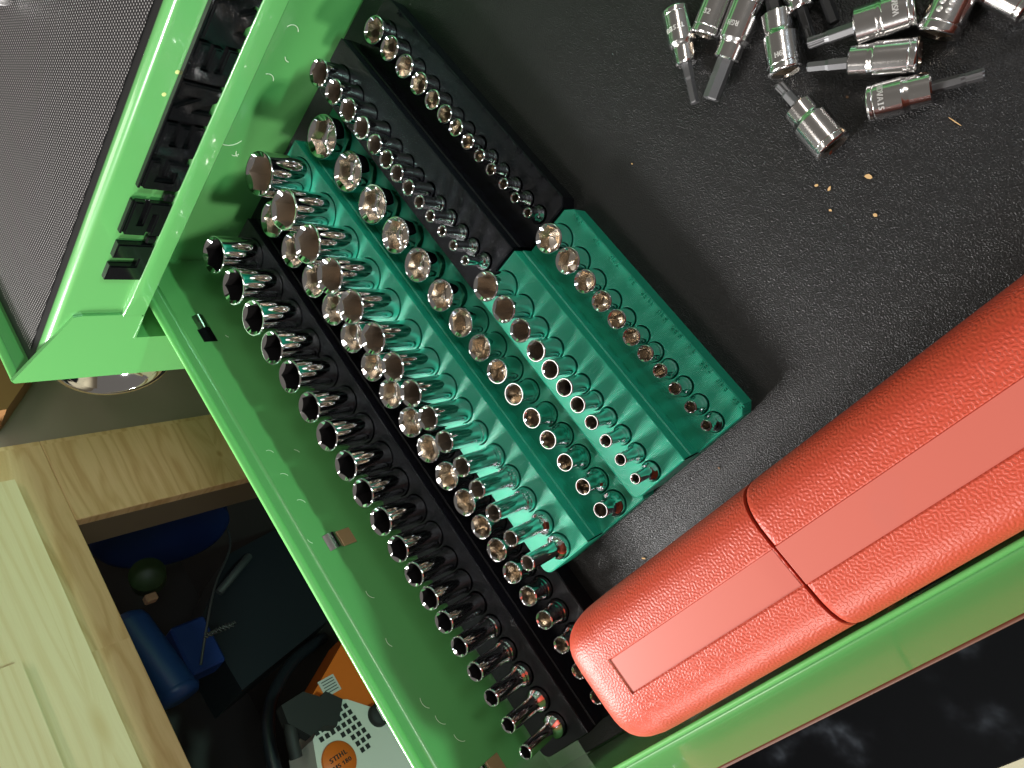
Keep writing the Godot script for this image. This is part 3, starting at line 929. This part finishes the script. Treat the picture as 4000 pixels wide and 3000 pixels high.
func build_chest() -> void:
	var o := thing("tool_chest", "bright green steel tool chest with a matted top and black badge", "tool chest")
	var g: Material = M["green enamel"]
	var xf := -0.4118
	var z0 := -0.6
	var st := begin()
	# header: pull strip at the bottom, flat face, rounded top edge
	strip_z(st, [Vector2(-0.45, 0.110), Vector2(-0.4088, 0.1092)], z0, 0.478)
	var bulge: Array = arc2(Vector2(-0.4092, 0.1102), 0.001, -90, 0, 4) + [Vector2(-0.4075, 0.1200), Vector2(-0.4070, 0.1262), Vector2(-0.4078, 0.1270), Vector2(xf, 0.1275)]
	strip_z(st, bulge, z0, 0.424)
	grp(st)
	for i in range(bulge.size() - 1):
		var a: Vector2 = bulge[i]
		var b2: Vector2 = bulge[i + 1]
		quad(st, Vector3(a.x, a.y, 0.424), Vector3(minf(a.x, -0.4085), a.y, 0.4485), Vector3(minf(b2.x, -0.4085) if i < bulge.size() - 2 else xf, b2.y, 0.4485), Vector3(b2.x, b2.y, 0.424))
	strip_z(st, [Vector2(xf, 0.1275), Vector2(xf, 0.171)], z0, 0.524)
	put("header", st, g, o)
	st = begin()
	strip_z(st, [Vector2(xf, 0.171)] + arc2(Vector2(xf - 0.006, 0.1716), 0.006, 0, 90, 10) + [Vector2(-0.4195, 0.1772), Vector2(-0.4195, 0.165)], z0, 0.524)
	put("top_edge", st, g, o)
	# corner plate (stile) proud of the face, its top edge running up to the higher side rim
	st = begin()
	var xfm := Transform3D(Basis(Vector3(0, 0, 1), Vector3(0, 1, 0), Vector3(-1, 0, 0)), Vector3(0, 0, 0))
	prism(st, PackedVector2Array([Vector2(0.4485, 0.116), Vector2(0.4485, 0.158), Vector2(0.4500, 0.1645), Vector2(0.524, 0.1925), Vector2(0.5265, 0.190), Vector2(0.529, 0.04), Vector2(0.529, -0.5), Vector2(0.478, -0.5), Vector2(0.478, 0.107), Vector2(0.4525, 0.1085), Vector2(0.4492, 0.1115)]), 0.4094, 0.4125, xfm)
	put("corner_plate", st, g, o)
	# inner side of the corner plate and the opening behind it
	st = begin()
	fquad(st, Vector3(-0.4125, 0.1065, 0.4785), Vector3(-0.4125, -0.5, 0.4785), Vector3(-0.9, -0.5, 0.4785), Vector3(-0.9, 0.1065, 0.4785))
	put("opening_side", st, g, o)
	# side panel and rim
	box_part("side_panel", Vector3(-1.05, -0.5, 0.5235), Vector3(-0.4125, 0.188, 0.5285), 0.0008, g, o)
	st = begin()
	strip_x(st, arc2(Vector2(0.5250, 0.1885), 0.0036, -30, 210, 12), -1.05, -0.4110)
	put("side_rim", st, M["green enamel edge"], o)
	box_part("top_plate", Vector3(-1.05, 0.160, z0), Vector3(-0.4195, 0.174, 0.5234), 0.0, g, o)
	# badge: black slab with raised letters
	var b := thing("badge", "glossy black U.S.GENERAL lettering badge on the green chest front", "badge")
	var bm: Material = M["glossy black"]
	var right := Vector3(0, 0, -1)
	var yb := 0.1276
	var hh := 0.0278
	var slab := begin()
	box(slab, Vector3(xf, yb, 0.110), Vector3(xf + 0.0026, yb + hh, 0.3165), 0.0012)
	put("plate", slab, bm, b)
	slab = begin()
	box(slab, Vector3(xf, yb, 0.3275), Vector3(xf + 0.0020, yb + hh - 0.001, 0.3585), 0.0018)
	put("plate", slab, bm, b)
	var shapes := {
		"U": [[0, 0], [1, 0], [1, 1], [0.62, 1], [0.62, 0.30], [0.40, 0.30], [0.40, 1], [0, 1]],
		"S": [[0, 0], [1, 0], [1, 0.60], [0.34, 0.60], [0.34, 0.73], [1, 0.73], [1, 1], [0.06, 1], [0, 0.94], [0, 0.41], [0.66, 0.41], [0.66, 0.28], [0, 0.28]],
		"G": [[0.06, 0], [1, 0], [1, 0.55], [0.52, 0.55], [0.52, 0.42], [0.68, 0.42], [0.68, 0.27], [0.34, 0.27], [0.34, 0.73], [1, 0.73], [1, 1], [0.08, 1], [0, 0.92], [0, 0.06]],
		"E": [[0, 0], [1, 0], [1, 0.26], [0.36, 0.26], [0.36, 0.38], [0.95, 0.38], [0.95, 0.61], [0.36, 0.61], [0.36, 0.73], [1, 0.73], [1, 1], [0, 1]],
		"N": [[0, 0], [0.32, 0], [0.32, 0.52], [0.66, 0], [1, 0], [1, 1], [0.68, 1], [0.68, 0.48], [0.34, 1], [0, 1]],
		"R": [[0, 0], [0.34, 0], [0.34, 0.32], [0.62, 0], [1, 0], [0.78, 0.36], [1, 0.47], [1, 0.86], [0.9, 1], [0, 1]],
		"A": [[0, 0], [0.3, 0], [0.36, 0.22], [0.64, 0.22], [0.7, 0], [1, 0], [0.72, 1], [0.28, 1]],
		"L": [[0, 0], [1, 0], [1, 0.28], [0.36, 0.28], [0.36, 1], [0, 1]]}
	var spots := [["U", 0.4055, 0.3680, 0.0], ["S", 0.3590, 0.3270, 0.002], ["G", 0.3155, 0.2905, 0.0026], ["E", 0.2855, 0.2590, 0.0026], ["N", 0.2570, 0.2275, 0.0026], ["E", 0.2255, 0.1983, 0.0026], ["R", 0.1965, 0.1685, 0.0026], ["A", 0.1670, 0.1390, 0.0026], ["L", 0.1370, 0.1120, 0.0026]]
	var face := Transform3D(Basis(Vector3(0, 0, -1), Vector3.UP, Vector3(1, 0, 0)), Vector3.ZERO)
	for s in spots:
		var w: float = s[1] - s[2] - 0.0006
		var pg := PackedVector2Array()
		for q in shapes[s[0]]: pg.append(Vector2(-s[1] + 0.0003 + q[0] * w, yb + q[1] * (hh - 0.0004)))
		var lt := begin()
		prism(lt, pg, xf + s[3], xf + 0.0048, face)
		# the faces step in once, which leaves a fine ledge round every letter
		for ins in Geometry2D.offset_polygon(pg, -0.0011):
			prism(lt, ins, xf + 0.0049, xf + 0.0058, face)
		put("letter", lt, bm, b)
	for rail in [[0.1105, 0.3160], [0.3275, 0.3585]]:
		var rl := begin()
		box(rl, Vector3(xf, yb + hh - 0.0002, rail[0]), Vector3(xf + 0.0044, yb + hh + 0.0016, rail[1]), 0.0005)
		put("top_bead", rl, bm, b)
	for zd in [0.3635, 0.3220]:
		var dt := begin()
		box(dt, Vector3(xf, yb, zd - 0.0035), Vector3(xf + 0.0052, yb + 0.008, zd + 0.0035), 0.0012)
		put("letter", dt, bm, b)
	# paint chips on the face
	for p in [Vector3(xf + 0.0001, 0.1608, 0.2425), Vector3(xf + 0.0001, 0.158, 0.2250), Vector3(-0.4088, 0.1165, 0.186), Vector3(-0.4088, 0.117, 0.257)]:
		var cs := begin()
		lathe(cs, [[Vector2(0, 0.0001), Vector2(0.0012, 0.00008), Vector2(0.0016, 0)]], 7, Transform3D(Basis(Vector3.BACK, -PI / 2.0), p))
		put("paint_chip", cs, M["paint chip"], o)
	# woven mat with a plain border
	var mt := thing("top_mat", "grey woven dot mat with black border on the chest top", "mat")
	box_part("border", Vector3(-1.0, 0.1745, z0), Vector3(-0.4200, 0.1763, 0.5190), 0.0004, M["black rubber"], mt)
	st = begin()
	var ca := cos(0.62)
	var sa := sin(0.62)
	var pitch := 0.0036
	grp(st)
	var cs4 := [Vector3(-1.0, 0.1772, z0), Vector3(-0.4280, 0.1772, z0), Vector3(-0.4280, 0.1772, 0.5075), Vector3(-1.0, 0.1772, 0.5075)]
	for k in [0, 1, 2, 0, 2, 3]:
		var p: Vector3 = cs4[k]
		st.set_uv(Vector2(p.x * ca - p.z * sa, p.x * sa + p.z * ca) / pitch)
		st.add_vertex(p)
	put("weave", st, M["woven mat"], mt)
	# something chrome lying on the mat at the far corner
	var sk := thing("socket", "blurred chrome socket lying on the woven mat", "socket", Vector3(-0.592, 0.186, 0.297))
	st = begin()
	lathe(st, [[Vector2(0.0, 0), Vector2(0.007, 0), Vector2(0.0085, 0.001)], [Vector2(0.0085, 0.001), Vector2(0.0085, 0.026)], [Vector2(0.0085, 0.026), Vector2(0.007, 0.027), Vector2(0, 0.027)]], 36, Transform3D(Basis(Vector3(0.3, 0, 1).normalized(), PI / 2.0), Vector3.ZERO))
	put("body", st, M["worn chrome"], sk)

func build_trays() -> void:
	var specs := [
		# called, tray phrase, material, x back, x front, right z, step z, left z, drive 1/4?
		["small black tray", "black print", -0.4385, -0.2115, 0.1370, 0.1793, 0.2225, true,
			[-0.4182, -0.3962, -0.3754, -0.3556, -0.3378, -0.3219, -0.3075, -0.2927, -0.2783, -0.2644, -0.2498, -0.2362, -0.2220],
			[20.4, 18.3, 17.2, 16.3, 14.2, 13.4, 12.4, 11.2, 9.5, 8.8, 8.0, 7.5, 7.0], 0.1573, 0.2013,
			["14", "13", "12", "11", "10", "9", "8", "7", "6", "5.5", "5", "4.5", "4"]],
		["small teal tray", "teal print", -0.2095, -0.0360, 0.1370, 0.1793, 0.2225, true,
			[-0.1982, -0.1779, -0.1596, -0.1425, -0.1273, -0.1128, -0.0993, -0.0856, -0.0717, -0.0577, -0.0439],
			[20.0, 18.0, 15.7, 14.1, 12.9, 12.0, 10.9, 9.6, 8.5, 7.9, 7.0], 0.1576, 0.2009,
			["9 16", "1 2", "7 16", "3 8", "11 32", "5 16", "9 32", "1 4", "7 32", "3 16", "5 32"]],
		["long teal tray", "teal print", -0.4320, -0.0355, 0.2255, 0.2690, 0.3122, false,
			[-0.4077, -0.3667, -0.3295, -0.2958, -0.2647, -0.2340, -0.2075, -0.1836, -0.1620, -0.1417, -0.1209, -0.1025, -0.0837, -0.0641, -0.0457],
			[34.6, 31.6, 30.0, 27.8, 25.6, 23.8, 21.5, 19.6, 17.7, 15.7, 14.5, 13.3, 12.5, 11.4, 10.6], 0.2464, 0.2892, []],
		["long black tray", "black print", -0.4390, 0.0608, 0.3185, 0.3600, 0.4080, false,
			[-0.4122, -0.3750, -0.3393, -0.3067, -0.2763, -0.2450, -0.2169, -0.1882, -0.1629, -0.1373, -0.1134, -0.0917, -0.0718, -0.0526, -0.0333, -0.0140, 0.0056, 0.0254, 0.0449],
			[31.9, 31.0, 29.5, 27.5, 26.9, 25.0, 24.5, 23.9, 22.2, 22.0, 20.3, 18.2, 17.5, 16.5, 14.9, 13.8, 12.4, 11.5, 10.3], 0.3368, 0.3804, []],
	]
	var groups := ["sockets in the small black tray", "sockets in the small teal tray", "sockets in the long teal tray", "sockets in the long black tray"]
	var gi := 0
	for s in specs:
		var quarter: bool = s[7]
		var base_r := 0.0059 if quarter else 0.0084
		var lows: Array = []
		var highs: Array = []
		for i in s[8].size():
			var od: float = s[9][i] / 1000.0
			var neck := not quarter and od > 0.0232
			var hr := maxf(od / 2.0, base_r)
			var hl := maxf(base_r, 0.62 * od / 2.0) if neck else hr
			# the pocket under a big stepped socket is as wide as the socket
			lows.append([s[8][i], s[10], minf(maxf(hl, hr * 0.8), 0.0158) + 0.0007])
			highs.append([s[8][i], s[11], hr + 0.0008])
		var low_d := 0.0112
		var high_d := 0.0285 if quarter else 0.0275
		var lbl: String = {"small black tray": "small stepped black plastic tray holding two rows of small sockets", "small teal tray": "small stepped teal plastic tray with raised fraction numbers along one edge", "long teal tray": "long stepped teal plastic tray between the small trays and the long black tray", "long black tray": "long stepped black plastic tray beside the green drawer wall"}[s[0]]
		var t := tray("socket_tray", lbl, "stepped socket trays in the drawer", M[s[1]], s[2], s[3], s[4], s[5], s[6], lows, highs, low_d, high_d, 0.005 if quarter else 0.002)
		for i in s[12].size():
			lettering("raised_number", s[12][i], 0.0033, 0.0016, M[s[1]], t, Vector3(s[8][i] + 0.0005, 0.0155, 0.1387), Vector3(-1, 0, 0), Vector3(0, 0, 1))
		var n: int = s[8].size()
		for i in n:
			var od: float = s[9][i] / 1000.0
			var o: String = ORD[i]
			if i >= n - 3: o = ORD[ORD.size() - (n - i)]
			var sl := "%s short chrome socket on the lower tier of the %s" % [o, s[0]]
			if quarter: sl = "%s short chrome socket beside the raised numbers of the %s" % [o, s[0]]
			var len_s := 0.025 if quarter else 0.030
			var len_d := 0.050 if quarter else 0.065
			var y_s := 0.0040
			var y_d := 0.0055 if quarter else 0.0065
			var neck := -1.0
			if not quarter and od > 0.0232: neck = 0.0155
			socket(od, len_s, base_r, 0.0150 - 0.0 if quarter else 0.0165, maxf(neck, 0.0), 0.0032 if quarter else 0.0048, false, sl, groups[gi], Vector3(s[8][i], y_s, s[10]))
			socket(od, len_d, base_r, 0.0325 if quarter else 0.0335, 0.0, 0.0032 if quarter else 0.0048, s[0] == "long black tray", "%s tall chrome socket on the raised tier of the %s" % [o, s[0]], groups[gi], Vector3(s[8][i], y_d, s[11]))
		gi += 1

func build_case() -> void:
	var o := thing("red_case", "long red grained plastic tool case lying along the drawer front", "tool case")
	var cx := 0.0352
	var hx := 0.0388
	var fw := 0.0105
	var zi := 0.2575
	var rings: Array = []
	rings.append([0.1425, 1.0, 0.001])
	for i in 6: rings.append([lerpf(0.15, zi - 0.001, i / 5.0), 1.0, 0.001])
	rings.append([zi - 0.0004, 1.0, 0.001])
	rings.append([zi, 1.0, 0.0])
	for i in range(1, 11):
		var t := PI / 2.0 * i / 10.0
		rings.append([zi + 0.0005 + 0.0335 * pow(sin(t), 0.68), pow(maxf(cos(t), 0.0), 0.68), 0.0])
	var st := begin()
	grp(st)
	case_section(st, cx, hx, 0.0225, 0.1, rings, 0.028, 0.036, fw)
	put("end_shell", st, M["red grain"], o)
	st = begin()
	rings = []
	for i in 12: rings.append([lerpf(-0.45, 0.1370, i / 11.0), 1.0, 0.001])
	rings.append([0.1385, 1.0, 0.001])
	rings.append([0.1400, 0.985, 0.001])
	rings.append([0.1408, 0.95, 0.001])
	grp(st)
	case_section(st, cx, hx + 0.0002, 0.0215, 0.1012, rings, 0.028, 0.036, fw + 0.0002)
	put("main_shell", st, M["red grain"], o)
	st = begin()
	rings = [[0.1395, 0.93, 0.003], [0.1440, 0.93, 0.003]]
	grp(st)
	case_section(st, cx, hx, 0.0235, 0.099, rings, 0.028, 0.036, fw)
	put("seam", st, M["red groove"], o)
	st = begin()
	box(st, Vector3(cx - fw + 0.0007, 0.0975, 0.1432), Vector3(cx + fw - 0.0007, 0.0992, zi - 0.0006), 0.0002)
	put("smooth_panel", st, M["red smooth"], o)
	st = begin()
	box(st, Vector3(cx - fw + 0.0004, 0.0985, -0.45), Vector3(cx + fw - 0.0004, 0.1008, 0.1405), 0.0002)
	put("smooth_panel", st, M["red smooth"], o)
	# the case's lower half below the parting line
	st = begin()
	box(st, Vector3(cx - 0.030, 0.0003, -0.45), Vector3(cx + 0.030, 0.034, 0.272), 0.008)
	put("lower_half", st, M["red grain"], o)

func build_bits() -> void:
	bit_socket("chrome bit socket stamped TTSBU with a stepped hex tip", Vector2(-0.2385, 0.0147), Vector2(-0.1906, 0.0427), 0.0081, 0.0063, 0.0215, 0.0328, 0.0560, 0.0030, false, 0.008, false, 0.0, "TTSBU", 0.013)
	bit_socket("chrome socket stamped 32 with its drive opening facing down", Vector2(-0.2128, 0.0145), Vector2(-0.2245, -0.0135), 0.0083, 0.0067, 0.024, 0.034, 0.05, 0.003, false, 0.0, false, 0.3, "32", 0.011)
	bit_socket("chrome bit socket stamped RGH with a thick long hex bit", Vector2(-0.2062, -0.0155), Vector2(-0.1836, 0.0362), 0.0090, 0.0073, 0.0245, 0.0345, 0.0560, 0.0047, false, 0.0, false, 0.52, "RGH", 0.017)
	bit_socket("chrome bit socket stamped H6 with its square hole toward the loose hex bit", Vector2(-0.1602, 0.0012), Vector2(-0.1964, -0.0220), 0.0092, 0.0078, 0.0205, 0.0325, 0.052, 0.0042, false, 0.0, true, 0.2, "H6", 0.008)
	bit_socket("small dark bit socket pointing down between two chrome barrels", Vector2(-0.1930, -0.0320), Vector2(-0.1621, -0.0174), 0.0076, 0.0063, 0.010, 0.0165, 0.0340, 0.0030, true, 0.0, true, 0.0)
	bit_socket("black bit with a blunt tip at the top edge of the liner", Vector2(-0.1880, -0.0420), Vector2(-0.1600, -0.0302), 0.0061, 0.0049, 0.008, 0.014, 0.0305, 0.0030, false, 0.0, true, 0.0)
	bit_socket("wide chrome bit socket with a long slanted torx bit", Vector2(-0.1325, -0.0560), Vector2(-0.1614, -0.0158), 0.0098, 0.0092, 0.0150, 0.0270, 0.0500, 0.0033, true, 0.0, false, 0.4, "WSM", 0.008)
	bit_socket("chrome bit socket with a stepped hex bit pointing at the stamped barrel", Vector2(-0.1146, -0.0422), Vector2(-0.1534, -0.0076), 0.0088, 0.0081, 0.0205, 0.0315, 0.0520, 0.0031, false, 0.010, false, 0.25)
	bit_socket("chrome bit socket stamped NDVAIS with a torx bit pointing away", Vector2(-0.1158, -0.0127), Vector2(-0.0860, -0.0525), 0.0090, 0.0081, 0.0170, 0.0288, 0.0497, 0.0029, true, 0.0, false, 0.3, "NDVAIS", 0.007)
	bit_socket("worn chrome bit socket lying apart nearest the wood flecks", Vector2(-0.1121, 0.0112), Vector2(-0.1585, 0.0073), 0.0098, 0.0081, 0.0200, 0.0302, 0.0466, 0.0030, true, 0.0, false, 0.55)
	bit_socket("chrome socket with four dimples at the top edge", Vector2(-0.1152, -0.0521), Vector2(-0.1282, -0.0805), 0.0098, 0.0083, 0.024, 0.034, 0.05, 0.003, false, 0.0, false, 0.1)
	var dimpled: Node3D = get_child(-1)
	var up_l := dimpled.transform.basis.inverse() * Vector3.UP
	var a_up := atan2(up_l.z, up_l.x)
	for i in 2:
		for j in 2:
			var ds := begin()
			var a := a_up + (i - 0.5) * 0.42
			var od := Vector3(cos(a), 0, sin(a))
			var tn := Vector3.UP.cross(od)
			lathe(ds, [[Vector2(0, 0.0004), Vector2(0.0009, 0.0003), Vector2(0.0014, 0)]], 14, Transform3D(Basis(tn, od, tn.cross(od)), od * 0.00972 + Vector3(0, 0.009 + 0.0034 * j, 0)))
			put("dimple", ds, M["engraving"], dimpled)
	bit_socket("chrome socket end cut off by the picture's upper corner", Vector2(-0.0940, -0.0810), Vector2(-0.1250, -0.0760), 0.0076, 0.0067, 0.018, 0.026, 0.04, 0.003, false, 0.0, false, 0.1)

func build_litter() -> void:
	var spots := [[-0.0902, 0.0106, 0.0022, 0.0013, 0.4, 0, "pale wood fleck"], [-0.1065, 0.0306, 0.0011, 0.0007, 1.0, 0, "smaller pale fleck of the pair below the worn bit socket"], [-0.1002, 0.0275, 0.0015, 0.0008, 2.0, 0, "pale fleck pointing right below the worn bit socket"],
		[-0.0912, 0.0346, 0.0010, 0.0006, 0.2, 0, "small tan fleck on the bare middle of the liner"], [-0.073, 0.0215, 0.0013, 0.0009, 0.7, 0, "tan fleck nearest the red case"], [-0.0808, -0.0316, 0.0042, 0.00022, 0.1, 0, "thin pale sliver right of the stamped bit socket"],
		[-0.1289, -0.0095, 0.0009, 0.0007, 0.0, 1, "brown crumb between two bit sockets"], [-0.0072, 0.2632, 0.0018, 0.0006, 0.9, 0, "tan splinter by the red case and long teal tray"], [-0.0223, 0.1802, 0.0009, 0.0006, 0.3, 1, "dark crumb below the small teal tray"], [-0.2, 0.0939, 0.0006, 0.0005, 0.3, 0, "white speck in the shade of the trays"]]
	for s in spots:
		var st := begin()
		var poly := PackedVector2Array()
		for i in 7:
			var a := TAU * i / 7.0
			poly.append(Vector2(cos(a) * s[2], sin(a) * s[3]) * rng.randf_range(0.75, 1.1))
		prism(st, poly, 0.0, 0.0004, Transform3D(Basis(Vector3.UP, s[4]) * Basis(Vector3.RIGHT, -PI / 2.0), Vector3.ZERO))
		var o := put("wood_fleck", st, M["wood chip"] if s[5] == 0 else M["dark chip"], self)
		o.position = Vector3(s[0], 0.0004, s[1])
		var words: String = s[6]
		if words == "pale wood fleck": words = "widest pale wood fleck lying alone on the liner"
		tag(o, words, "wood fleck", "flecks on the drawer liner")
